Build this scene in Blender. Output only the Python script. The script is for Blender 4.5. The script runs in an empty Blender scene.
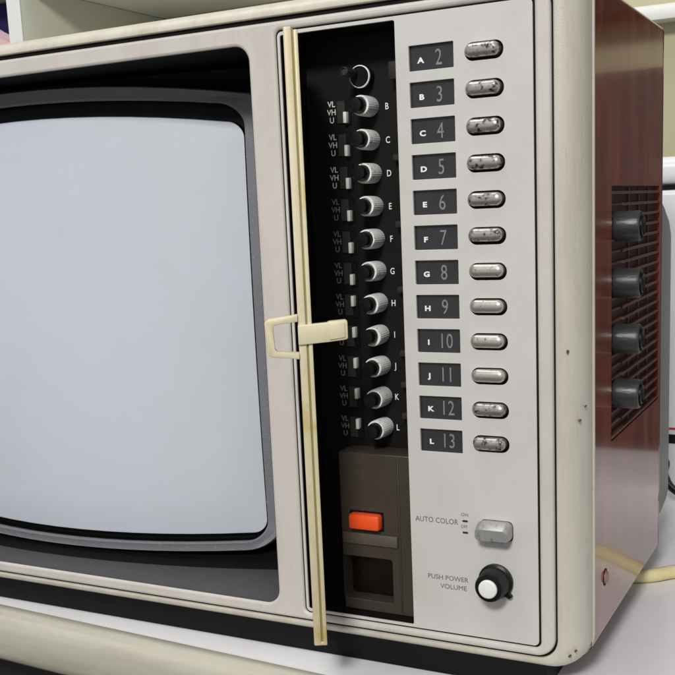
import bpy, bmesh, math, random
from mathutils import Matrix, Vector
random.seed(7)
scene = bpy.context.scene
COL = scene.collection

# ------------------------------------------------------------------ camera, world, lamps, exposure
R = Matrix(((0.8885011, 0.45673896, -0.044219), (0.04262, -0.1780869, -0.98309134), (-0.45689094, 0.87159313, -0.17769662)))
cam_d = bpy.data.cameras.new('camera')
cam = bpy.data.objects.new('camera', cam_d)
COL.objects.link(cam)
right, down, fwd = R[0], R[1], R[2]
cam.matrix_world = Matrix(((right[0], -down[0], -fwd[0], 0.22997841), (right[1], -down[1], -fwd[1], -0.53843358),
                           (right[2], -down[2], -fwd[2], -0.08501365), (0, 0, 0, 1)))
cam_d.sensor_fit = 'HORIZONTAL'
cam_d.sensor_width = 36
cam_d.lens = 36 * 1045.5 / 675
cam_d.shift_y = (400 - 337.5) / 675
cam_d.clip_start = 0.01
cam_d.clip_end = 50
scene.camera = cam
world = bpy.data.worlds.new('World')
scene.world = world
world.use_nodes = True
world.node_tree.nodes['Background'].inputs[0].default_value = (0.96, 0.965, 1.0, 1)
world.node_tree.nodes['Background'].inputs[1].default_value = 0.44

def area(name, loc, target, size, power, color):
    d = bpy.data.lights.new(name, 'AREA')
    d.shape = 'RECTANGLE'; d.size = size[0]; d.size_y = size[1]; d.energy = power; d.color = color
    o = bpy.data.objects.new(name, d); COL.objects.link(o)
    o.location = loc
    o.rotation_euler = (Vector(target) - Vector(loc)).to_track_quat('-Z', 'Y').to_euler()
    return o
area('ceiling_lamp', (0.35, -2.1, 1.25), (-0.1, 0, -0.15), (0.5, 0.35), 44, (1.0, 0.98, 0.95))
area('overhead_lamp', (-0.8, -0.2, 2.4), (0.1, 0.3, -0.3), (1.2, 1.2), 24, (1.0, 0.97, 0.93))
scene.view_settings.view_transform = 'Standard'
scene.view_settings.look = 'None'
scene.view_settings.exposure = 0.06
scene.view_settings.gamma = 1

# ------------------------------------------------------------------ materials
def lin(c):
    c /= 255.0
    return c / 12.92 if c <= 0.04045 else ((c + 0.055) / 1.055) ** 2.4
def rgb(r, g, b): return (lin(r), lin(g), lin(b), 1)
def setin(b, n, v):
    if n in b.inputs: b.inputs[n].default_value = v
def mat(name, color, rough=0.5, metal=0.0, var=0.06, scale=30.0, bump=0.0, bscale=400.0, coat=0.0,
        spots=None, spot_scale=60, spot_amt=0.5, spot_soft=0.06, rvar=0.1, stretch=(1, 1, 1), spec=0.5, grime=None, gamt=0.4, gscale=7, gstretch=(3, 3, 1)):
    m = bpy.data.materials.new(name); m.use_nodes = True
    nt = m.node_tree; n = nt.nodes; l = nt.links
    b = n['Principled BSDF']
    tc = n.new('ShaderNodeTexCoord'); mp = n.new('ShaderNodeMapping'); mp.inputs['Scale'].default_value = stretch
    l.new(tc.outputs['Object'], mp.inputs[0])
    nz = n.new('ShaderNodeTexNoise'); nz.inputs['Scale'].default_value = scale; nz.inputs['Detail'].default_value = 6
    nz.inputs['Roughness'].default_value = 0.65
    l.new(mp.outputs[0], nz.inputs[0])
    mx = n.new('ShaderNodeMix'); mx.data_type = 'RGBA'
    mx.inputs['A'].default_value = tuple(c * (1 - var) for c in color[:3]) + (1,)
    mx.inputs['B'].default_value = tuple(min(1, c * (1 + var)) for c in color[:3]) + (1,)
    l.new(nz.outputs[0], mx.inputs['Factor'])
    out = mx.outputs['Result']
    if spots:
        n2 = n.new('ShaderNodeTexNoise'); n2.inputs['Scale'].default_value = spot_scale; n2.inputs['Detail'].default_value = 8
        l.new(mp.outputs[0], n2.inputs[0])
        cr = n.new('ShaderNodeValToRGB'); cr.color_ramp.elements[0].position = spot_amt; cr.color_ramp.elements[1].position = spot_amt + spot_soft
        l.new(n2.outputs[0], cr.inputs[0])
        m2 = n.new('ShaderNodeMix'); m2.data_type = 'RGBA'
        l.new(cr.outputs[0], m2.inputs['Factor']); l.new(out, m2.inputs['A']); m2.inputs['B'].default_value = spots
        out = m2.outputs['Result']
        if metal > 0.3:
            iv = n.new('ShaderNodeMath'); iv.operation = 'MULTIPLY_ADD'
            l.new(cr.outputs[0], iv.inputs[0]); iv.inputs[1].default_value = -metal; iv.inputs[2].default_value = metal
            l.new(iv.outputs[0], b.inputs['Metallic'])
    if grime:
        mg = n.new('ShaderNodeMapping'); mg.inputs['Scale'].default_value = gstretch; l.new(tc.outputs['Object'], mg.inputs[0])
        n3 = n.new('ShaderNodeTexNoise'); n3.inputs['Scale'].default_value = gscale; n3.inputs['Detail'].default_value = 10; n3.inputs['Roughness'].default_value = 0.72
        l.new(mg.outputs[0], n3.inputs[0])
        g1 = n.new('ShaderNodeMapRange'); g1.inputs['From Min'].default_value = 0.46; g1.inputs['From Max'].default_value = 0.78; g1.inputs['To Max'].default_value = gamt
        l.new(n3.outputs[0], g1.inputs[0])
        m3 = n.new('ShaderNodeMix'); m3.data_type = 'RGBA'
        l.new(g1.outputs[0], m3.inputs['Factor']); l.new(out, m3.inputs['A']); m3.inputs['B'].default_value = grime
        out = m3.outputs['Result']
    l.new(out, b.inputs['Base Color'])
    mr = n.new('ShaderNodeMapRange'); mr.inputs['To Min'].default_value = max(0.02, rough - rvar); mr.inputs['To Max'].default_value = min(1, rough + rvar)
    l.new(nz.outputs[0], mr.inputs[0]); l.new(mr.outputs[0], b.inputs['Roughness'])
    if not (spots and metal > 0.3): b.inputs['Metallic'].default_value = metal
    setin(b, 'Coat Weight', coat); setin(b, 'Coat Roughness', 0.08); setin(b, 'Specular IOR Level', spec)
    if bump > 0:
        nb = n.new('ShaderNodeTexNoise'); nb.inputs['Scale'].default_value = bscale; nb.inputs['Detail'].default_value = 3
        l.new(mp.outputs[0], nb.inputs[0])
        bp = n.new('ShaderNodeBump'); bp.inputs['Strength'].default_value = bump; bp.inputs['Distance'].default_value = 0.001
        l.new(nb.outputs[0], bp.inputs['Height']); l.new(bp.outputs[0], b.inputs['Normal'])
    return m

M = {}
M['cream'] = mat('aged_cream_plastic', rgb(200, 195, 181), 0.40, grime=rgb(150, 138, 112), gamt=0.5, gscale=9, gstretch=(6, 6, 0.8), var=0.05, scale=14, bump=0.12, bscale=900, spots=rgb(150, 138, 112), spot_scale=38, spot_amt=0.735)
M['chip'] = mat('brown_chip', rgb(92, 74, 54), 0.7, var=0.3, scale=400)
M['bezel'] = mat('silver_beige_plastic', rgb(204, 199, 192), 0.42, grime=rgb(158, 144, 126), gamt=0.35, gscale=9, var=0.035, scale=10, bump=0.08, bscale=1200)
M['panel'] = mat('brushed_silver_panel', rgb(206, 204, 200), 0.36, spots=rgb(172, 164, 156), spot_scale=210, spot_amt=0.745, grime=rgb(166, 156, 148), gamt=0.34, gscale=14, gstretch=(1, 1, 1), metal=0.0, var=0.03, scale=8, bump=0.05, bscale=1500)
M['groove'] = mat('dark_groove', rgb(17, 13, 11), 0.7, spec=0.2)
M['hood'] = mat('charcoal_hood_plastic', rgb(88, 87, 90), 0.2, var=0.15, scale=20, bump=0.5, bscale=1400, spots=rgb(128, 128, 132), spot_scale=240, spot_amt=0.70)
M['hoodtop'] = mat('shaded_hood_plastic', rgb(14, 14, 15), 0.8, var=0.2, spec=0.1)  # shade on the hood's underside is put into this colour
M['mask'] = mat('slate_mask_plastic', rgb(124, 124, 129), 0.34, var=0.18, scale=30, bump=0.5, bscale=1400, spots=rgb(168, 170, 178), spot_scale=500, spot_amt=0.66)
M['gap'] = mat('black_gap', rgb(9, 9, 10), 0.6, spec=0.2)
M['screen'] = mat('blank_tube_glass', rgb(206, 213, 221), 0.42, grime=rgb(178, 186, 190), gamt=0.3, gscale=5, gstretch=(1, 1, 1), var=0.012, scale=5, rvar=0.04, spec=0.25, spots=rgb(186, 193, 200), spot_scale=130, spot_amt=0.82)
M['recess'] = mat('black_recess_plastic', rgb(13, 11, 11), 0.6, var=0.3, scale=40, spec=0.25)
M['taupe'] = mat('taupe_plastic', rgb(64, 56, 49), 0.45, var=0.14, scale=25, bump=0.15, bscale=700)
M['taupel'] = mat('light_taupe_strip', rgb(90, 82, 71), 0.45, var=0.15, scale=60)
M['maroon'] = mat('dark_red_window', rgb(20, 9, 9), 0.25, var=0.2)
M['orange'] = mat('orange_plastic', rgb(246, 88, 34), 0.38, var=0.06, scale=60)
M['knobsilver'] = mat('worn_silver_collar', rgb(252, 251, 247), 0.25, metal=0.0, var=0.15, scale=500, spots=rgb(140, 134, 120), spot_scale=420, spot_amt=0.62)
M['black'] = mat('gloss_black_plastic', rgb(13, 13, 14), 0.38, var=0.2, scale=80, spec=0.35)
M['switch'] = mat('grey_switch_plate', rgb(44, 42, 42), 0.55, var=0.2, scale=90)
M['white'] = mat('white_plastic', rgb(236, 235, 230), 0.4, var=0.03)
M['print'] = mat('white_print', rgb(242, 240, 236), 0.6, var=0.05)
M['printdim'] = mat('faded_grey_print', rgb(128, 128, 134), 0.6, var=0.55, scale=420)
M['printshaded'] = mat('shaded_white_print', rgb(138, 134, 128), 0.6, var=0.5, scale=500)  # dimmed colour carries the open door's shadow on the lower band labels
M['slider'] = mat('scuffed_grey_slider', rgb(158, 158, 156), 0.28, metal=0.3, var=0.2, scale=150, spots=rgb(110, 108, 104), spot_scale=260, spot_amt=0.58, spot_soft=0.15)
M['printdark'] = mat('dark_grey_print', rgb(112, 106, 104), 0.6, var=0.1)
M['printblack'] = mat('black_print', rgb(50, 46, 44), 0.6, var=0.1)
M['window'] = mat('smoked_window', rgb(46, 45, 47), 0.3, var=0.3, scale=70, coat=0.15)
M['chrome'] = mat('tarnished_chrome', rgb(186, 182, 176), 0.3, metal=0.8, var=0.3, scale=420, spots=rgb(40, 36, 31), spot_scale=360, spot_amt=0.51, spot_soft=0.12)
M['chromeclean'] = mat('dull_chrome', rgb(198, 194, 186), 0.32, metal=0.75, var=0.22, scale=420, spots=rgb(96, 88, 78), spot_scale=320, spot_amt=0.64)
M['ivory'] = mat('yellowed_ivory_plastic', rgb(220, 210, 178), 0.42, grime=rgb(196, 176, 112), gamt=0.8, gscale=10, gstretch=(3, 3, 1), var=0.08, scale=40, spots=rgb(205, 184, 118), spot_scale=26, spot_amt=0.60)
M['ivorydark'] = mat('olive_dirt_groove', rgb(150, 140, 84), 0.6, var=0.2, scale=60)
M['knobgrey'] = mat('worn_grey_knob', rgb(50, 50, 51), 0.38, var=0.25, scale=90, bump=0.2, bscale=600, spots=rgb(92, 90, 88), spot_scale=170, spot_amt=0.64, stretch=(0.3, 1, 1))
M['vent'] = mat('dark_brown_grille', rgb(58, 38, 32), 0.5, var=0.25, scale=60)
M['ventrib'] = mat('brown_grille_rib', rgb(88, 58, 49), 0.4, var=0.25, scale=60)
M['shell'] = mat('grey_back_shell', rgb(120, 122, 118), 0.5, var=0.12, scale=30)
M['table'] = mat('white_laminate', rgb(238, 238, 240), 0.25, grime=rgb(190, 184, 176), gamt=0.3, gscale=12, gstretch=(1, 1, 1), var=0.025, scale=12, spots=rgb(190, 184, 174), spot_scale=60, spot_amt=0.74)
M['rail'] = mat('cream_table_rail', rgb(190, 186, 170), 0.26, coat=0.5, bump=0.15, bscale=90, grime=rgb(140, 130, 106), gamt=0.5, gscale=8, gstretch=(0.8, 6, 6), var=0.07, scale=16, spots=rgb(150, 136, 112), spot_scale=30, spot_amt=0.72)
M['underside'] = mat('dark_floor', rgb(40, 40, 36), 0.7, var=0.4, scale=8)
M['shelfwhite'] = mat('white_shelf_board', rgb(232, 233, 228), 0.4, var=0.03, scale=8)
M['shelfcream'] = mat('cream_shelf_side', rgb(206, 208, 190), 0.5, var=0.04, scale=5)
M['olive'] = mat('olive_beige_board', rgb(192, 186, 152), 0.55, var=0.06, scale=5)
M['appliance'] = mat('white_appliance', rgb(232, 233, 234), 0.3, var=0.03)
M['red'] = mat('red_stripe', rgb(190, 50, 40), 0.4)
M['navy'] = mat('navy_cloth', rgb(30, 28, 84), 0.9, var=0.3, scale=80)
M['pink'] = mat('pink_cloth', rgb(214, 178, 186), 0.8, var=0.1)
M['cable'] = mat('cream_cable', rgb(222, 210, 158), 0.4, var=0.06)
M['unseendark'] = mat('unseen_dark_brown', rgb(36, 26, 24), 0.6, var=0.3, scale=6)
M['screw'] = mat('dull_screw', rgb(150, 110, 104), 0.35, metal=0.3, var=0.2)

def wood_mat():
    m = bpy.data.materials.new('glossy_red_brown_woodgrain'); m.use_nodes = True
    nt = m.node_tree; n = nt.nodes; l = nt.links; b = n['Principled BSDF']
    tc = n.new('ShaderNodeTexCoord'); mp = n.new('ShaderNodeMapping'); mp.inputs['Scale'].default_value = (5, 5, 1.0)
    l.new(tc.outputs['Object'], mp.inputs[0])
    nz = n.new('ShaderNodeTexNoise'); nz.inputs['Scale'].default_value = 9; nz.inputs['Detail'].default_value = 9; nz.inputs['Roughness'].default_value = 0.65
    nz.inputs['Distortion'].default_value = 0.5
    l.new(mp.outputs[0], nz.inputs[0])
    cr = n.new('ShaderNodeValToRGB')
    e = cr.color_ramp.elements
    e[0].position = 0.3; e[0].color = rgb(90, 36, 20); e[1].position = 0.72; e[1].color = rgb(160, 82, 50)
    k = e.new(0.5); k.color = rgb(124, 54, 32)
    l.new(nz.outputs[0], cr.inputs[0])
    # light smeary scuffs
    n2 = n.new('ShaderNodeTexNoise'); n2.inputs['Scale'].default_value = 4; n2.inputs['Detail'].default_value = 10; n2.inputs['Roughness'].default_value = 0.7
    mp2 = n.new('ShaderNodeMapping'); mp2.inputs['Scale'].default_value = (9, 9, 4.5)
    l.new(tc.outputs['Object'], mp2.inputs[0]); l.new(mp2.outputs[0], n2.inputs[0])
    c2 = n.new('ShaderNodeValToRGB'); c2.color_ramp.elements[0].position = 0.60; c2.color_ramp.elements[1].position = 0.80
    c2.color_ramp.elements[1].color = (0.35, 0.35, 0.35, 1)
    l.new(n2.outputs[0], c2.inputs[0])
    mx = n.new('ShaderNodeMix'); mx.data_type = 'RGBA'
    l.new(c2.outputs[0], mx.inputs['Factor']); l.new(cr.outputs[0], mx.inputs['A']); mx.inputs['B'].default_value = rgb(160, 120, 104)
    l.new(mx.outputs['Result'], b.inputs['Base Color'])
    mr = n.new('ShaderNodeMapRange'); mr.inputs['To Min'].default_value = 0.08; mr.inputs['To Max'].default_value = 0.3
    l.new(n2.outputs[0], mr.inputs[0]); l.new(mr.outputs[0], b.inputs['Roughness'])
    setin(b, 'Coat Weight', 0.75); setin(b, 'Coat Roughness', 0.09)
    nb = n.new('ShaderNodeTexNoise'); nb.inputs['Scale'].default_value = 60
    l.new(mp.outputs[0], nb.inputs[0])
    bp = n.new('ShaderNodeBump'); bp.inputs['Strength'].default_value = 0.025; bp.inputs['Distance'].default_value = 0.001
    l.new(nb.outputs[0], bp.inputs['Height']); l.new(bp.outputs[0], b.inputs['Normal'])
    return m
M['wood'] = wood_mat()

# ------------------------------------------------------------------ mesh helpers
def finish(name, me, material, parent=None, smooth=True, angle=35):
    if material is not None and not me.materials: me.materials.append(material)
    o = bpy.data.objects.new(name, me); COL.objects.link(o)
    if parent: o.parent = parent
    if smooth:
        for p in me.polygons: p.use_smooth = True
        me.set_sharp_from_angle(angle=math.radians(angle))
    return o
def from_bm(name, bm, material, parent=None, angle=35, recalc=True):
    if recalc: bmesh.ops.recalc_face_normals(bm, faces=bm.faces)
    me = bpy.data.meshes.new(name); bm.to_mesh(me); bm.free()
    return finish(name, me, material, parent, angle=angle)

def rr(x0, x1, z0, z1, r, n=6):
    """rounded rectangle loop, (x, z) points, counter-clockwise"""
    r = max(min(r, (x1 - x0) / 2 - 1e-6, (z1 - z0) / 2 - 1e-6), 1e-5)
    pts = []
    for cx, cz, a0 in ((x1 - r, z1 - r, 0), (x0 + r, z1 - r, 90), (x0 + r, z0 + r, 180), (x1 - r, z0 + r, 270)):
        for i in range(n + 1):
            a = math.radians(a0 + 90 * i / n)
            pts.append((cx + r * math.cos(a), cz + r * math.sin(a)))
    return pts
def rr2(x0, x1, z0, z1, rt, rb, n=6):
    pts = []
    for cx, cz, a0, r in ((x1 - rt, z1 - rt, 0, rt), (x0 + rt, z1 - rt, 90, rt), (x0 + rb, z0 + rb, 180, rb), (x1 - rb, z0 + rb, 270, rb)):
        for i in range(n + 1):
            a = math.radians(a0 + 90 * i / n)
            pts.append((cx + r * math.cos(a), cz + r * math.sin(a)))
    return pts
def circ(cx, cz, r, n=32): return [(cx + r * math.cos(2 * math.pi * i / n), cz + r * math.sin(2 * math.pi * i / n)) for i in range(n)]

def loft(name, loops, material, parent=None, cap0=False, cap1=False, closed=False, angle=35, xf=None):
    """loops: lists of 3-D points of equal length"""
    bm = bmesh.new(); V = []
    for L in loops: V.append([bm.verts.new(xf @ Vector(p) if xf else p) for p in L])
    n = len(V[0])
    rng = range(len(V)) if closed else range(len(V) - 1)
    for i in rng:
        a, b = V[i], V[(i + 1) % len(V)]
        for j in range(n): bm.faces.new((a[j], a[(j + 1) % n], b[(j + 1) % n], b[j]))
    if cap0: bm.faces.new(V[0])
    if cap1: bm.faces.new(V[-1])
    return from_bm(name, bm, material, parent, angle)

def plate(name, outer, holes, yf, thick, bev, material, parent=None, plane='XZ', angle=35):
    """flat plate with holes cut through it; front face at y=yf (plane XZ), thickness towards +y.
    plane 'YZ': points are (y,z), front face at x=yf, thickness towards -x"""
    cu = bpy.data.curves.new(name + '_tmp', 'CURVE'); cu.dimensions = '2D'; cu.fill_mode = 'BOTH'
    cu.extrude = thick / 2 - bev; cu.bevel_depth = bev; cu.bevel_resolution = 2 if bev > 0 else 0; cu.offset = -bev
    for L in [outer] + list(holes):
        s = cu.splines.new('POLY'); s.points.add(len(L) - 1)
        for i, (u, v) in enumerate(L): s.points[i].co = (u, v, 0, 1)
        s.use_cyclic_u = True
    ob = bpy.data.objects.new('tmp', cu); COL.objects.link(ob)
    dg = bpy.context.evaluated_depsgraph_get(); dg.update()
    me = bpy.data.meshes.new_from_object(ob.evaluated_get(dg)); me.name = name
    bpy.data.objects.remove(ob)
    if plane == 'XZ': T = Matrix(((1, 0, 0, 0), (0, 0, -1, yf + thick / 2), (0, 1, 0, 0), (0, 0, 0, 1)))
    else: T = Matrix(((0, 0, 1, yf - thick / 2), (1, 0, 0, 0), (0, 1, 0, 0), (0, 0, 0, 1)))
    me.transform(T)
    me.materials.clear()
    return finish(name, me, material, parent, angle=angle)

def box(name, x0, x1, y0, y1, z0, z1, material, parent=None, bev=0.001, seg=2):
    bm = bmesh.new(); bmesh.ops.create_cube(bm, size=1)
    for v in bm.verts:
        v.co = Vector((x0 + (v.co.x + .5) * (x1 - x0), y0 + (v.co.y + .5) * (y1 - y0), z0 + (v.co.z + .5) * (z1 - z0)))
    if bev > 0: bmesh.ops.bevel(bm, geom=bm.edges[:], offset=bev, segments=seg, profile=0.5, affect='EDGES')
    return from_bm(name, bm, material, parent)

def lathe(name, prof, material, parent=None, n=40, M4=None, angle=35, wob=None):
    """prof: (radius, height) along local +Z"""
    loops = []
    for r, h in prof:
        loops.append([((r + (wob(i) if wob and r > 0.002 else 0)) * math.cos(2 * math.pi * i / n), (r + (wob(i) if wob and r > 0.002 else 0)) * math.sin(2 * math.pi * i / n), h) for i in range(n)])
    return loft(name, loops, material, parent, cap0=True, cap1=True, xf=M4, angle=angle)
def aimed(loc, axis):
    q = Vector((0, 0, 1)).rotation_difference(Vector(axis))
    return Matrix.Translation(loc) @ q.to_matrix().to_4x4()

def tube(name, pts, r, material, parent=None, n=12):
    P = [Vector(p) for p in pts]
    # Catmull-Rom smoothing
    Q = []
    for i in range(len(P) - 1):
        p0, p1, p2, p3 = P[max(i - 1, 0)], P[i], P[i + 1], P[min(i + 2, len(P) - 1)]
        for k in range(8):
            t = k / 8
            Q.append(0.5 * ((2 * p1) + (p2 - p0) * t + (2 * p0 - 5 * p1 + 4 * p2 - p3) * t * t + (3 * p1 - p0 - 3 * p2 + p3) * t ** 3))
    Q.append(P[-1]); loops = []
    for i, q in enumerate(Q):
        d = (Q[min(i + 1, len(Q) - 1)] - Q[max(i - 1, 0)]).normalized()
        a = d.orthogonal().normalized() if i == 0 else (a - d * a.dot(d)).normalized()
        b = d.cross(a)
        loops.append([q + (a * math.cos(2 * math.pi * j / n) + b * math.sin(2 * math.pi * j / n)) * r for j in range(n)])
    return loft(name, loops, material, parent, cap0=True, cap1=True)

def text(name, body, x, z, y, size, material, parent=None, bold=0.0, sx=1.0, align='LEFT', spacing=1.0, shear=0.0, depth=0.00006):
    cu = bpy.data.curves.new(name + '_tmp', 'FONT'); cu.body = body; cu.size = size; cu.offset = bold * size
    cu.align_x = align; cu.extrude = depth; cu.space_character = spacing; cu.shear = shear; cu.resolution_u = 3
    ob = bpy.data.objects.new('tmp', cu); COL.objects.link(ob)
    dg = bpy.context.evaluated_depsgraph_get(); dg.update()
    me = bpy.data.meshes.new_from_object(ob.evaluated_get(dg)); me.name = name
    bpy.data.objects.remove(ob)
    me.transform(Matrix(((sx, 0, 0, x), (0, 0, -1, y - depth), (0, 1, 0, z), (0, 0, 0, 1))))
    me.materials.clear()
    return finish(name, me, material, parent, smooth=False)

def tag(o, label=None, cat=None, group=None, kind=None):
    if label: o['label'] = label
    if cat: o['category'] = cat
    if group: o['group'] = group
    if kind: o['kind'] = kind
    return o
def empty(name, loc, label, cat):
    o = bpy.data.objects.new(name, None); COL.objects.link(o); o.location = loc; o.empty_display_size = 0.05
    bpy.context.view_layer.update()
    return tag(o, label, cat)

# ------------------------------------------------------------------ the table (setting surface)
ZT = -0.358
EDGE = math.radians(-3.2)          # the table's front edge runs very slightly askew to the television
def edge_y(x): return -0.0105 - 0.058 * (x + 0.2785)
def make_table():
    bm = bmesh.new()
    xs = (-1.6, 1.3)
    top = [(xs[0], edge_y(xs[0]), ZT), (xs[1], edge_y(xs[1]), ZT), (xs[1], 0.66, ZT), (xs[0], 0.66, ZT)]
    a = [bm.verts.new(p) for p in top]; b = [bm.verts.new((p[0], p[1], ZT - 0.03)) for p in top]
    bm.faces.new(a); bm.faces.new(b[::-1])
    for i in range(4): bm.faces.new((a[i], b[i], b[(i + 1) % 4], a[(i + 1) % 4]))
    return from_bm('table_top', bm, M['table'], table)
table = empty('table', (0, 0.3, -0.42), 'white laminate table with rounded cream front rail, standing under the old television', 'table')
table.location = (0, 0, 0)
make_table()
# rail: rounded profile in front of the table edge
prof = [(-0.0012, ZT - 0.0004), (-0.0022, ZT + 0.0004), (-0.0080, ZT - 0.0006), (-0.0125, ZT - 0.0022), (-0.0150, ZT - 0.0040), (-0.0164, ZT - 0.0062),
        (-0.0176, ZT - 0.0110), (-0.0184, ZT - 0.0200), (-0.0184, ZT - 0.0280), (-0.0172, ZT - 0.0330), (-0.0140, ZT - 0.0362), (-0.0090, ZT - 0.0372), (-0.0012, ZT - 0.0372)]
loft('front_rail', [[(x, edge_y(x) + py, pz) for py, pz in prof] for x in (-1.6, -1.2, -0.8, -0.4, 0.0, 0.4, 1.3)], M['rail'], table, cap0=True, cap1=True, angle=60)
box('apron', -1.58, 1.28, 0.075, 0.095, -1.0, ZT - 0.0305, M['underside'], table, bev=0.001)
for lx in (-1.5, 1.2):
    for ly in (0.1, 0.6): box('leg', lx - .02, lx + .02, ly - .02, ly + .02, -1.08, ZT - 0.031, M['rail'], table)
fl = box('floor', -4, 4, -3.0, 4, -1.12, -1.08, M['underside'], None, bev=0)
tag(fl, kind='structure')

# ------------------------------------------------------------------ television
tv = empty('television', (0, 0, 0), 'old cream framed television with open tuner door, silver button panel and red-brown wooden side', 'television')
XL = -0.556                      # left end of the frame
XR = 0.0934; ZB = -0.3455; ZTOP = 0.0355
GX0, GX1, GZ0, GZ1 = XL + 0.0146, 0.0791, -0.3372, 0.0250     # outside of the groove
# outer frame: swept profile (inset from the outside, y)
def ring(ins, y, x0=XL, x1=XR, z0=ZB, z1=ZTOP, r=0.024, n=12):
    return [(p[0], y, p[1]) for p in rr(x0 + ins, x1 - ins, z0 + ins, z1 - ins, max(r - ins, 0.003), n)]
def frame_ring(t, y, n=12):
    # t=0 outer silhouette, t=1 groove edge (bands of unequal width)
    x0 = XL + (GX0 - XL) * t; x1 = XR + (GX1 - XR) * t; z0 = ZB + (GZ0 - ZB) * t; z1 = ZTOP + (GZ1 - ZTOP) * t
    return [(p[0], y, p[1]) for p in rr(x0, x1, z0, z1, 0.0175 + (0.0125 - 0.0175) * t, n)]
loops = [frame_ring(-0.03, 0.0250), frame_ring(-0.035, 0.0246), frame_ring(-0.035, 0.0231), frame_ring(-0.02, 0.0227), frame_ring(0.025, 0.0227), frame_ring(0.02, 0.0200)]
for i in range(1, 9):
    a = math.radians(90 * i / 8)
    loops.append(frame_ring(0.02 + 0.86 * (1 - math.cos(a)), 0.0200 - 0.0210 * math.sin(a)))
loops += [frame_ring(0.95, -0.0010), frame_ring(1.0, -0.0003), frame_ring(1.0, 0.0075)]
frame = loft('front_frame', loops, M['cream'], tv)
for cxx, yy, czz, rx_, rz_ in ((0.0855, -0.0010, -0.1630, 0.0007, 0.0013), (0.0925, 0.0082, -0.1935, 0.0006, 0.0008), (0.0905, 0.0040, -0.2005, 0.0008, 0.0009), (0.0858, -0.0010, -0.3330, 0.0013, 0.0009), (0.0885, 0.0012, -0.3305, 0.0008, 0.0007)):
    rnd = random.Random(int(-czz * 1e5))
    rx_ *= .75; rz_ *= .75
    pts = [(cxx + rx_ * math.cos(a * math.pi / 6) * rnd.uniform(.6, 1.2), czz + rz_ * math.sin(a * math.pi / 6) * rnd.uniform(.6, 1.2)) for a in range(12)]
    loft('paint_chip', [[(x, yy - 0.00025, z) for x, z in pts], [(x, yy + 0.002, z) for x, z in pts]], M['chip'], frame, cap0=True, cap1=True)
# floor of the groove
plate('groove_liner', rr(GX0 - .001, GX1 + .001, GZ0 - .001, GZ1 + .001, 0.0125, 10), [rr(GX0 + .006, GX1 - .006, GZ0 + .004, GZ1 - .006, 0.009, 8)], 0.0016, 0.005, 0, M['groove'], tv)
# inner bezel plate
OX0, OX1, OZ0, OZ1 = -0.5350, -0.1003, -0.3285, 0.0112
SX0, SX1, SZ0, SZ1 = -0.0818, 0.0693, -0.3312, 0.0173
bez = plate('inner_bezel', rr(GX0 + .0014, GX1 - .0014, GZ0 + .0011, GZ1 - .0026, 0.0115, 10),
      [rr(OX0, OX1, OZ0, OZ1, 0.0095, 10), rr(SX0, SX1, SZ0, SZ1, 0.0035, 6)], -0.0006, 0.0062, 0.0019, M['bezel'], tv, angle=50)

# picture tube surround ------------------------------------------------
XC, ZC = -0.318, -0.158
def ys(x, z): return 0.027 + 0.85 * (x - XC) ** 2 + 0.25 * (z - ZC) ** 2
def bulged(hx, zt, zb, r, bt, bb, bx, n=10, seg=14, rb=None):
    """rounded rectangle about XC whose sides bow outwards; zt/zb = mid heights"""
    base = rr2(XC - hx, XC + hx, zb, zt, r, rb or r, n)
    # subdivide straight runs
    out = []
    for i, p in enumerate(base):
        q = base[(i + 1) % len(base)]
        d = math.dist(p, q)
        k = seg if d > 0.05 else 1
        for j in range(k): out.append((p[0] + (q[0] - p[0]) * j / k, p[1] + (q[1] - p[1]) * j / k))
    zc = (zt + zb) / 2; hz = (zt - zb) / 2
    res = []
    for x, z in out:
        u = (x - XC) / hx; v = (z - zc) / hz
        z2 = z - (bt if v > 0 else -bb) * u * u * abs(v) ** 0.5
        x2 = x - bx * v * v * u
        res.append((x2, z2))
    return res
def on(L, off, dip=0.0): return [(x, ys(x, z) + off + dip * min(1.0, max(0.0, (abs(x - XC) - 0.165) / 0.012)), z) for x, z in L]
screenL = bulged(0.1745, -0.0125, -0.3108, 0.010, 0.0130, 0.0062, 0.0015)
inner = bulged(0.1753, -0.0028, -0.3160, 0.014, 0.0115, 0.0066, 0.0015)
outer = bulged(0.1915, 0.0072, -0.3228, 0.010, 0.0160, 0.0075, 0.002, rb=0.030)
# glass: concentric loops
gl = []
for k in range(11):
    t = 1 - k / 11
    gl.append([(XC + (x - XC) * t, ys(XC + (x - XC) * t, ZC + (z - ZC) * t) + 0.004 - (0 if k else -0.002), ZC + (z - ZC) * t) for x, z in screenL])
scr = loft('screen', gl, M['screen'], tv, cap1=True)
loft('tube_gap', [on(inner, 0.0030, 0.005), on(inner, 0.010), on(screenL, 0.010), on(screenL, 0.0052)], M['gap'], tv)
def mixl(a, b, t): return [(p[0] + (q[0] - p[0]) * t, p[1] + (q[1] - p[1]) * t) for p, q in zip(a, b)]
loft('screen_mask', [on(outer, 0.012), on(outer, 0.0015), on(mixl(outer, inner, .1), 0.0), on(mixl(outer, inner, .45), 0.0004, 0.0025), on(mixl(outer, inner, .88), -0.0004, 0.0045), on(inner, 0.0012, 0.0045), on(inner, 0.004, 0.003)], M['mask'], tv)
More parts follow.
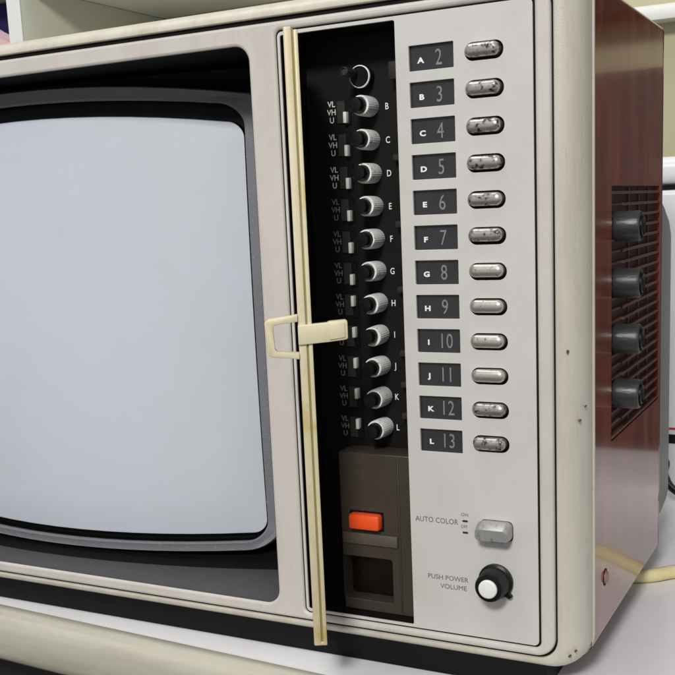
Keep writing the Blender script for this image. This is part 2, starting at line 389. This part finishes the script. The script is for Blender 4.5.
# hood: walls running back from the opening
hp = rr(OX0, OX1, OZ0, OZ1, 0.0095, 10)
def hood_y(x, z): return min(0.30, 0.027 + 0.85 * (x - XC) ** 2 + 0.25 * (OZ0 - ZC) ** 2)
wallbm = bmesh.new()
N = len(hp)
def subdiv(L, seg=20):
    out = []
    for i, p in enumerate(L):
        q = L[(i + 1) % len(L)]; k = seg if math.dist(p, q) > 0.05 else 1
        for j in range(k): out.append((p[0] + (q[0] - p[0]) * j / k, p[1] + (q[1] - p[1]) * j / k))
    return out
hp2 = subdiv(hp)
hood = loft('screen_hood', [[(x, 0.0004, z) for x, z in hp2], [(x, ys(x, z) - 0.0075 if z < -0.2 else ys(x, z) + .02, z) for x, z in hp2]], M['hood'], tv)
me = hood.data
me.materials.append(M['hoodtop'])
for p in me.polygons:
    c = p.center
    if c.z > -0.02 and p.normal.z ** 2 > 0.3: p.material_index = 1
# black back of the cavity, behind the mask
hb = [(x, ys(x, z) - 0.0074 if z < -0.2 else ys(x, z) + .02, z) for x, z in hp2]
hb2 = [(XC + (x - XC) * .93, ys(XC + (x - XC) * .93, z) + 0.022, ZC + (z - ZC) * .94) for x, z in hp2]
loft('cavity_back', [hb, hb2, [(XC + (x - XC) * .5, 0.13, ZC + (z - ZC) * .5) for x, z in hp2]], M['gap'], tv, cap1=True)

# control sub-panel ----------------------------------------------------
P = 0.019
WW, WH = 0.0255, 0.0132
def zrow(k): return -P * k
RX0, RX1, RZ0, RZ1 = -0.0790, -0.0078, -0.3285, 0.0143
holes = [rr(RX0, RX1, RZ0, RZ1, 0.0012, 3)]
for k in range(12):
    z = zrow(k)
    holes.append(rr(0.0, WW, z - WH, z, 0.0003, 1))
    holes.append(rr(0.0317, 0.0528, z - 0.0065 - 0.0047, z - 0.0065 + 0.0046, 0.0045, 8))
holes.append(rr(0.0350, 0.0542, -0.2710, -0.2592, 0.003, 5))
plate('panel_line', rr(SX0 - .0005, SX1 + .0005, SZ0 - .0005, SZ1 + .0005, 0.0035, 6), [rr(SX0 + .003, SX1 - .003, SZ0 + .003, SZ1 - .003, 0.002, 4)], 0.0010, 0.001, 0, M['groove'], tv)
panel = plate('control_panel', rr(SX0 + .0011, SX1 - .0010, SZ0 + .0010, SZ1 - .0010, 0.003, 6), holes, 0.0, 0.0020, 0.0002, M['panel'], tv)
# black well behind the buttons
box('button_well', 0.030, 0.056, 0.0030, 0.0045, -0.276, 0.006, M['gap'], tv, bev=0)
text('printed_text', 'AUTO COLOR', -0.0046, -0.2640, -0.00002, 0.0045, M['printdark'], panel, sx=0.90)
text('printed_text', 'ON', 0.0235, -0.2585, -0.00002, 0.0026, M['printdark'], panel, sx=1.1)
text('printed_text', 'OFF', 0.0233, -0.2655, -0.00002, 0.0026, M['printdark'], panel, sx=0.9)
for zz in (-0.2614, -0.2682):
    loft('position_mark', [[(p[0], -0.00002, p[1]) for p in rr(0.0243, 0.0277, zz - .0006, zz + .0006, .0006, 4)], [(p[0], -0.0001, p[1]) for p in rr(0.0243, 0.0277, zz - .0006, zz + .0006, .0006, 4)]], M['printblack'], panel, cap0=True, cap1=True)
text('printed_text', 'PUSH POWER', 0.0272, -0.2980, -0.00002, 0.0040, M['printdark'], panel, align='RIGHT', sx=1.02)
text('printed_text', 'VOLUME', 0.0262, -0.3032, -0.00002, 0.0040, M['printdark'], panel, align='RIGHT', sx=1.05)

LET = 'ABCDEFGHIJKL'
NUM = ['2', '3', '4', '5', '6', '7', '8', '9', '10', '11', '12', '13']
for k in range(12):
    z = zrow(k)
    w = plate('channel_window', rr(-.0004, WW + .0004, z - WH - .0004, z + .0004, 0.0003, 1), [], 0.0024, 0.0008, 0, M['window'], tv)
    tag(w, 'smoked window showing the letter %s and channel %s' % (LET[k], NUM[k]))
    text('channel_letter', LET[k], 0.0060, z - 0.0090, 0.00232, 0.0039, M['print'], w, bold=0.045, align='CENTER', sx=1.3)
    text('channel_number', NUM[k], 0.0163, z - 0.0108, 0.00232, 0.0118, M['printdim'], w, align='CENTER', sx=0.72, spacing=1.05)

# chrome push buttons ---------------------------------------------------
def pill(hx, hz, r, y): return [(p[0], y, p[1]) for p in rr(-hx, hx, -hz, hz, r, 8)]
def button_mesh():
    hx, hz = 0.0094, 0.0035
    L = [pill(hx, hz, hz - .0001, 0.0025), pill(hx, hz, hz - .0001, -0.0014)]
    for a in (25, 45, 65, 80):
        s, c = math.sin(math.radians(a)), math.cos(math.radians(a))
        q = hz * (1 - c)
        L.append(pill(hx - q, hz - q, hz - q - .00005, -0.0012 - 0.0022 * s))
    return L
BL = button_mesh()
worn = {0: 1, 1: 1, 2: 1, 3: 1, 4: 1, 5: 1, 10: 1, 11: 1}
first_btn = loft('channel_button', BL, M['chrome'], tv, cap0=True, cap1=True)
clean_me = first_btn.data.copy(); clean_me.materials.clear(); clean_me.materials.append(M['chromeclean'])
for k in range(12):
    if k == 0: b = first_btn
    else:
        b = first_btn.copy(); COL.objects.link(b); b.parent = tv
    # each button keeps its own tarnish by owning its mesh, shifted in texture space
    me = (first_btn.data if k in worn else clean_me).copy() if k else first_btn.data
    b.data = me
    b.location = (0.04185 + random.uniform(-.0002, .0002), random.uniform(-0.0004, 0.0006), zrow(k) - 0.0062 + random.uniform(-.0001, .0002))
    if k in worn: tag(b, 'chrome button with the plating worn to dark patches, beside window %s' % LET[k])
# the tarnish uses object coordinates: give worn buttons variants of the material
for k, o in enumerate([o for o in tv.children if o.name.startswith('channel_button')]):
    m = o.data.materials[0].copy()
    for nd in m.node_tree.nodes:
        if nd.type == 'MAPPING': nd.inputs['Location'].default_value = (k * 0.37, k * 0.11, k * 0.23)
    o.data.materials[0] = m

# auto colour slide switch
sl = loft('slide_switch', [[(x, 0.0028, z) for x, z in rr(0.0356, 0.0536, -0.2705, -0.2598, 0.0028, 6)],
                           [(x, -0.0050, z) for x, z in rr(0.0347, 0.0545, -0.2700, -0.2585, 0.0036, 6)],
                           [(x, -0.0095, z) for x, z in rr(0.0350, 0.0542, -0.2690, -0.2612, 0.0030, 6)],
                           [(x, -0.0104, z) for x, z in rr(0.0358, 0.0534, -0.2682, -0.2620, 0.0025, 6)]], M['slider'], tv, cap0=True, cap1=True, angle=25)
# volume knob
VX, VZ = 0.0440, -0.2945
def knurl(i): return 0.00012 if i % 2 else -0.00012
vk = lathe('volume_knob', [(0.0100, 0.0), (0.0100, 0.0020), (0.0088, 0.0028), (0.0082, 0.0125), (0.0076, 0.0138), (0.0056, 0.0140)], M['black'], tv, n=110, M4=aimed((VX, -0.0003, VZ), (0, -1, 0)), wob=knurl)
loft('pointer', [[(VX + dx, y, VZ + dz) for dx, dz in ((0.0070, -0.0045), (0.0098, -0.0078), (0.0082, -0.0090), (0.0045, -0.0070))] for y in (-0.0004, -0.0030)], M['black'], vk, cap0=True, cap1=True)
lathe('knob_cap', [(0.0053, 0.0), (0.0053, 0.0016), (0.0047, 0.0023), (0.0030, 0.0026)], M['white'], vk, n=40, M4=aimed((VX, -0.0138, VZ), (0, -1, 0)))

# tuner recess -----------------------------------------------------------
YB = 0.0300
rc = rr(RX0, RX1, RZ0, RZ1, 0.0012, 3)
loft('tuner_recess', [[(x, 0.0019, z) for x, z in rc], [(x, YB, z) for x, z in rc]], M['recess'], tv, cap1=True)
first = {}
def zk(k): return -0.0074 - 0.01893 * k
for k in range(12):
    z = zk(k)
    cx = -0.0386 + 0.00024 * k
    if k == 0:
        s = lathe('tuning_shaft', [(0.0062, 0), (0.0062, 0.006), (0.0056, 0.0075), (0.0056, 0.0068), (0.0030, 0.0066)], M['black'], tv, M4=aimed((-0.0405, YB - .0003, -0.0098), (0, -1, 0)), n=28)
        tag(s, 'bare tuning shaft that has lost its silver collar')
        lathe('chrome_ring', [(0.0064, 0.0), (0.0064, 0.0012), (0.0058, 0.0016), (0.0058, 0)], M['knobsilver'], s, M4=aimed((-0.0405, YB - .0062, -0.0098), (0, -1, 0)), n=28)
        lathe('shaft_tip', [(0.0026, 0), (0.0026, 0.011), (0.0020, 0.0115), (0.0016, 0.0105)], M['switch'], s, M4=aimed((-0.0442, YB - .009, -0.0078), (0, -1, 0)), n=20)
        continue
    kn = lathe('tuning_knob', [(0.0057, 0.0), (0.0058, 0.0030), (0.0057, 0.0132), (0.0055, 0.0137), (0.0048, 0.0138), (0.0046, 0.0130)], M['knobsilver'], tv, n=60, M4=aimed((cx + .0004, YB - .0003, z), (random.uniform(-.03, .03), -1, random.uniform(-.03, .03))), wob=lambda i: 0.00009 if i % 2 else -0.00009)
    lathe('knob_core', [(0.0045, 0.0), (0.0044, 0.0062), (0.0039, 0.0072), (0.0018, 0.0074)], M['black'], kn, n=30, M4=aimed((cx, YB - 0.0126, z), (0, -1, 0.0)))
    # knob_core seat tab
    sw = box('band_switch', -0.0592, -0.0540, YB - 0.0012, YB - 0.0001, z - 0.0080, z + 0.0048, M['switch'], tv, bev=0.0002, seg=1)
    dz = -0.0050 if k <= 6 else 0.0010
    box('slider', -0.0539, -0.0518, YB - 0.0042, YB - 0.0002, z + dz - 0.0032, z + dz + 0.0032, M['white'], sw, bev=0.0004, seg=2)
    box('slider_slot', -0.0542, -0.0505, YB - 0.0008, YB - 0.0001, z - 0.0092, z + 0.0058, M['black'], sw, bev=0.0001, seg=1)
    for j, s_ in enumerate(('VL', 'VH', 'U')):
        text('band_text', s_, -0.0632, z + 0.0018 - 0.0046 * j, YB - 0.0001, 0.0047, M['print'] if k < 4 else M['printshaded'], sw, align='CENTER', sx=0.95, bold=0.012)
    text('row_letter', LET[k], -0.0273, z - 0.0022, YB - 0.0001, 0.0052, M['print'], kn, align='CENTER', sx=0.8, bold=0.01)
    if k % 2 == 0 or k == 9:
        box('clip', -0.0220, -0.0085, YB - 0.006, YB - 0.0002, z - 0.0128, z - 0.0092, M['switch'], tv, bev=0.0006)
# strip and lug at the right of the top of the recess
box('clip', -0.0215, -0.0100, YB - 0.010, YB - 0.0002, -0.0135, -0.0035, M['switch'], tv, bev=0.001)
box('side_rib', -0.0190, -0.0110, YB - 0.006, YB - 0.0002, -0.044, -0.0145, M['taupe'], tv, bev=0.001)

# taupe block with the orange button
BY = 0.0098
BX0, BX1 = -0.0585, -0.0082
BZ1 = -0.2287
blk = plate('lower_block', [(BX0, -0.3284), (BX1, -0.3284), (BX1, BZ1), (BX0, BZ1)], [rr(-0.0593 + .0015, -0.0252, -0.3215, -0.2940, 0.0012, 3)], BY, 0.0198, 0.0006, M['taupe'], tv)
box('divider_rib', -0.0200, -0.0188, BY - 0.0004, BY - 0.0001, -0.327, -0.2300, M['taupe'], blk, bev=0.0003)
box('light_strip', -0.0572, -0.0206, BY - 0.0016, BY - 0.0001, -0.2856, -0.2785, M['taupel'], blk, bev=0.0006)
box('red_glass', -0.0590, -0.0245, BY + 0.011, BY + 0.013, -0.323, -0.293, M['maroon'], blk, bev=0)
box('orange_button', -0.0510, -0.0305, BY - 0.0058, BY + 0.002, -0.2752, -0.2655, M['orange'], tv, bev=0.0019, seg=2)
plate('button_surround', rr(-0.0520, -0.0296, -0.2764, -0.2645, .0006, 2), [], BY - 0.0004, 0.0003, 0, M['gap'], blk)

# hinged tuner door ------------------------------------------------------
DW = 0.062
Fx, Fy = -0.0415, -0.054
ang = math.atan2(Fy - 0.0, Fx - (-0.0721))
door = bpy.data.objects.new('tmpdoor', None)
H = Matrix.Translation((-0.0721, 0.0002, 0)) @ Matrix.Rotation(ang, 4, 'Z')
DZ0, DZ1 = -0.3256, 0.0082
def slab(name, x0, x1, y0, y1, z0, z1, m, parent, bev=0.0006, seg=2):
    o = box(name, x0, x1, y0, y1, z0, z1, m, parent, bev=bev, seg=seg); o.data.transform(H); return o
dr = slab('tuner_door', 0.0, DW, -0.0038, 0.0004, DZ0, DZ1, M['ivory'], tv, 0.0009, 3)
tag(dr, 'yellowed ivory door swung open and seen edge-on')
slab('edge_groove', 0.0015, DW - 0.0012, 0.0003, 0.0014, DZ0 + .001, DZ1 - .001, M['ivorydark'], dr, 0.0002, 1)
slab('inner_rim', 0.0, DW, 0.0013, 0.0036, DZ0, DZ1 - 0.0015, M['ivory'], dr, 0.0007, 2)
slab('end_cap', 0.002, DW - 0.0001, -0.0037, 0.0035, DZ0, DZ0 + 0.0022, M['ivory'], dr, 0.0008, 3)
# latch: loop to the left (outside), tongue to the right (inside)
bm = bmesh.new()
lt = []
o_ = [(-0.0038, -0.1382), (-0.0060, -0.1386), (-0.0195, -0.1402), (-0.0217, -0.1420), (-0.0205, -0.1585), (-0.0188, -0.1604), (-0.0060, -0.1618), (-0.0038, -0.1622)]
i_ = [(-0.0038, -0.1420), (-0.0160, -0.1432), (-0.0172, -0.1446), (-0.0166, -0.1562), (-0.0156, -0.1575), (-0.0038, -0.1588)]
poly = o_ + i_[::-1]
def plan(name, pts, x0, x1, m, parent, bev=0.0006):
    b = bmesh.new(); A = [b.verts.new((x0, y, z)) for y, z in pts]; B = [b.verts.new((x1, y, z)) for y, z in pts]
    b.faces.new(A); b.faces.new(B[::-1])
    for i in range(len(pts)): b.faces.new((A[i], B[i], B[(i + 1) % len(pts)], A[(i + 1) % len(pts)]))
    bmesh.ops.recalc_face_normals(b, faces=b.faces)
    if bev: bmesh.ops.bevel(b, geom=b.edges[:], offset=bev, segments=2, profile=0.5, affect='EDGES')
    o = from_bm(name, b, m, parent); o.data.transform(H); return o
bm.free()
plan('door_handle', poly, DW - 0.0050, DW + 0.0012, M['ivory'], dr, 0.0005)
plan('door_tongue', [(-0.0040, -0.1440), (0.0120, -0.1431), (0.0125, -0.1425), (0.0216, -0.1420), (0.0226, -0.1428), (0.0226, -0.1520), (0.0214, -0.1527), (0.0120, -0.1536), (-0.0040, -0.1545)], DW - 0.0035, DW + 0.0016, M['ivory'], dr, 0.0006)
plan('tongue_step', [(0.0128, -0.1437), (0.0210, -0.1432), (0.0210, -0.1513), (0.0128, -0.1523)], DW + 0.0014, DW + 0.0024, M['ivory'], dr, 0.0003)

# wooden cabinet ---------------------------------------------------------
CX1 = 0.0926; CZ0, CZ1 = -0.3382, 0.0285; CY0, CY1 = 0.0225, 0.2232
CX0 = XL + 0.0008
BRC = 0.0030
VY0, VY1, VZ0, VZ1 = 0.0690, 0.2120, -0.2262, -0.0778
def cab_pts(ins=0.0):
    r = 0.0045
    pts = []
    for a in range(0, 91, 15): pts.append((CX1 - r + r * math.cos(math.radians(a)), CZ1 - r + r * math.sin(math.radians(a))))
    for a in range(90, 181, 15): pts.append((CX0 + r + r * math.cos(math.radians(a)), CZ1 - r + r * math.sin(math.radians(a))))
    pts += [(CX0, CZ0)]
    for a in range(-90, 1, 15): pts.append((CX1 - BRC + BRC * math.cos(math.radians(a)), CZ0 + BRC + BRC * math.sin(math.radians(a))))
    return pts
cp = cab_pts()
# body = everything but the flat of the right side, which is a separate panel with the vent cut out
bm = bmesh.new()
A = [bm.verts.new((x, CY0, z)) for x, z in cp]; B = [bm.verts.new((x, CY1, z)) for x, z in cp]
n = len(cp)
for i in range(n - 1): bm.faces.new((A[i], A[i + 1], B[i + 1], B[i]))
cab = from_bm('cabinet', bm, M['wood'], tv)
side = plate('side_panel', [(CY0, CZ0 + BRC), (CY1, CZ0 + BRC), (CY1, CZ1 - 0.0045), (CY0, CZ1 - 0.0045)],
      [[(VY0, VZ0), (VY1, VZ0), (VY1, VZ1), (VY0, VZ1)]], CX1, 0.004, 0, M['wood'], tv, plane='YZ')
plate('rear_wall', [(x, z) for x, z in cp], [rr(CX0 + .01, CX1 - .012, CZ0 + .01, CZ1 - .01, .005, 3)], CY1 - 0.004, 0.0038, 0, M['wood'], tv)
# vent grille
ven = box('vent_grille', CX1 - 0.0075, CX1 - 0.0035, VY0 - 0.002, VY1 + 0.002, VZ0 - 0.002, VZ1 + 0.002, M['vent'], tv, bev=0)
nr = 22
for i in range(nr):
    z = VZ1 - 0.0038 - (VZ1 - VZ0 - 0.006) * i / (nr - 1)
    y0 = VY0 + 0.0008 if i in (0, 21) else VY0 + 0.0280
    box('rib', CX1 - 0.0036, CX1 + 0.0004, y0, VY1 - 0.0012, z - 0.0008, z + 0.0008, M['ventrib'], ven, bev=0.0003, seg=1)
    if 0 < i < nr - 1:
        box('rib', CX1 - 0.0036, CX1 - 0.0008, VY0 + 0.0008, VY0 + 0.0275, z - 0.0006, z + 0.0006, M['ventrib'], ven, bev=0.0002, seg=1)
for yy in (0.125, 0.155, 0.185):
    box('upright_rib', CX1 - 0.0037, CX1 - 0.0022, yy, yy + 0.0022, VZ0 + .001, VZ1 - .001, M['ventrib'], ven, bev=0.0002, seg=1)
box('grille_border', CX1 - 0.0030, CX1 + 0.0010, VY1 + 0.0002, VY1 + 0.0016, VZ0, VZ1, M['ventrib'], ven, bev=0.0003, seg=1)

def side_knob(z):
    o = lathe('side_knob', [(0.0086, 0), (0.0088, 0.0008), (0.0088, 0.0142), (0.0082, 0.0156), (0.0074, 0.0160), (0.0070, 0.0150), (0.0018, 0.0150)], M['knobgrey'], tv, n=44, M4=aimed((CX1 - 0.002, 0.0835, z), (1, 0, 0)), wob=lambda i: 0.00008 if i % 2 else -0.00008)
    lathe('knob_insert', [(0.0058, 0), (0.0058, 0.0020), (0.0052, 0.0024), (0.0040, 0.0010)], M['black'], o, n=30, M4=aimed((CX1 + 0.0128, 0.0835, z), (1, 0, 0)))
    return o
for z in (-0.1010, -0.1338, -0.1666, -0.1994): side_knob(z)
scw = lathe('screw', [(0.0040, 0), (0.0040, 0.0008), (0.0031, 0.0019), (0.0008, 0.0022)], M['screw'], tv, n=24, M4=aimed((CX1 - .0002, 0.054, -0.3047), (1, 0, 0)))
lathe('screw_hole', [(0.0052, 0), (0.0052, 0.0002)], M['groove'], scw, n=24, M4=aimed((CX1, 0.054, -0.3047), (1, 0, 0)))

# grey back shell narrowing to the rear
def shell_loop(x1, z0, z1, y, r=0.01): return [(p[0], y, p[1]) for p in rr(XL + (0.0926 - x1) + 0.004, x1, z0, z1, r, 5)]
loft('back_shell', [shell_loop(0.0885, -0.330, -0.0790, 0.2240), shell_loop(0.0875, -0.330, -0.0860, 0.262), shell_loop(0.0862, -0.328, -0.0970, 0.290),
                    shell_loop(0.0855, -0.325, -0.105, 0.3005), shell_loop(0.075, -0.315, -0.12, 0.306), shell_loop(-0.02, -0.29, -0.14, 0.36, .02)], M['shell'], tv, cap1=True)
# foot plinth; its black front also stands in for shade under the set
box('plinth', XL + 0.02, 0.072, 0.002, 0.21, ZT + 0.0004, CZ0 - 0.0002, M['gap'], tv, bev=0.001)

# ------------------------------------------------------------------ power cable on the table
cb = tube('power_cable', [(0.02, 0.16, ZT + 0.0052), (0.060, 0.185, ZT + 0.0052), (0.090, 0.1965, ZT + 0.0052), (0.108, 0.2135, ZT + 0.0052), (0.15, 0.245, ZT + 0.0052), (0.24, 0.27, ZT + 0.0052), (0.40, 0.30, ZT + 0.0052), (0.7, 0.42, ZT + 0.0052)], 0.0048, M['cable'])
tag(cb, 'thick cream cable running out from under the wooden side across the white table', 'cable')

# ------------------------------------------------------------------ background, right
ap = empty('white_appliance', (0, 0, 0), 'white appliance with dark seam and thin red stripe behind the television at right', 'appliance')
ax0, ax1 = -0.24, 0.118
box('body', ax0, ax1, 0.45, 0.60, ZT + 0.002, -0.0785, M['appliance'], ap, bev=0.006, seg=4)
box('seam', ax0 + .003, ax1 - .003, 0.4515, 0.598, -0.0790, -0.0762, M['groove'], ap, bev=0)
box('lid', ax0, ax1, 0.45, 0.60, -0.0760, -0.050, M['appliance'], ap, bev=0.010, seg=5)
box('red_stripe', ax0 + .01, ax1 - .01, 0.4494, 0.4505, -0.2995, -0.2975, M['red'], ap, bev=0)
box('dark_band', ax0 + .01, ax1 - .01, 0.4490, 0.4505, -0.3125, -0.3040, M['black'], ap, bev=0)
bc = tube('black_cable', [(0.12, 0.40, ZT + .003), (0.075, 0.415, ZT + .008), (0.060, 0.43, ZT + .020), (0.058, 0.446, ZT + .028), (0.045, 0.447, ZT + .030), (0.0, 0.445, ZT + .020), (-0.05, 0.44, ZT + .003)], 0.0035, M['black'])
tag(bc, 'thin black cable curving in front of the white appliance', 'cable')

sh = empty('shelf_unit', (0, 0, 0), 'shelf unit with white boards and olive beige back standing behind the television', 'shelf')
box('back_panel', -1.9, 1.6, 0.80, 0.82, -0.9, 1.2, M['olive'], sh, bev=0)
box('unseen_dark_front', 0.128, 1.5, 0.73, 0.799, 0.124, 1.1, M['unseendark'], sh, bev=0.002)  # unseen dark front, added to darken the upper reflection in the wooden side
box('shelf_board', -0.716, 0.127, 0.765, 0.799, 0.1165, 0.1335, M['shelfwhite'], sh, bev=0.001)
box('upright', -0.7546, -0.7333, 0.50, 0.799, -0.9, 0.207, M['shelfcream'], sh, bev=0.001)
box('front_edge', -0.7548, -0.7331, 0.4985, 0.4999, -0.9, 0.207, M['shelfwhite'], sh, bev=0)
box('top_board', -1.6, -0.50, 0.50, 0.799, 0.2075, 0.225, M['shelfwhite'], sh, bev=0.001)
dk = box('unseen_dark_box', 0.135, 0.60, 0.60, 0.655, ZT + 0.001, 0.045, M['unseendark'], None, bev=0.004)  # out of view, added so the wooden side has something dark to mirror
tag(dk, 'unseen dark brown box added at the right to darken the reflection in the glossy wooden side', 'box')

# background, left: navy and pink cloths beside the white upright
def blob(name, c, s, m, seed):
    bm = bmesh.new(); bmesh.ops.create_icosphere(bm, subdivisions=4, radius=1)
    rnd = random.Random(seed)
    ph = [rnd.uniform(0, 6) for _ in range(6)]
    for v in bm.verts:
        p = v.co.copy()
        k = 1 + 0.05 * math.sin(7 * p.x + ph[0]) * math.sin(6 * p.z + ph[1]) + 0.04 * math.sin(13 * p.y + 9 * p.z + ph[2])
        v.co = Vector((c[0] + s[0] * p.x * k, c[1] + s[1] * p.y * k, c[2] + s[2] * p.z * k))
    return from_bm(name, bm, m)
o = box('navy_cloth', -0.93, -0.757, 0.56, 0.60, -0.10, 0.206, M['navy'], None, bev=0.006); tag(o, 'navy cloth hanging left of the white upright', 'cloth')
o = blob('pink_bundle', (-0.83, 0.53, 0.112), (0.072, 0.028, 0.060), M['pink'], 3); tag(o, 'pink bundle peeking over the television in front of the navy cloth', 'cloth')
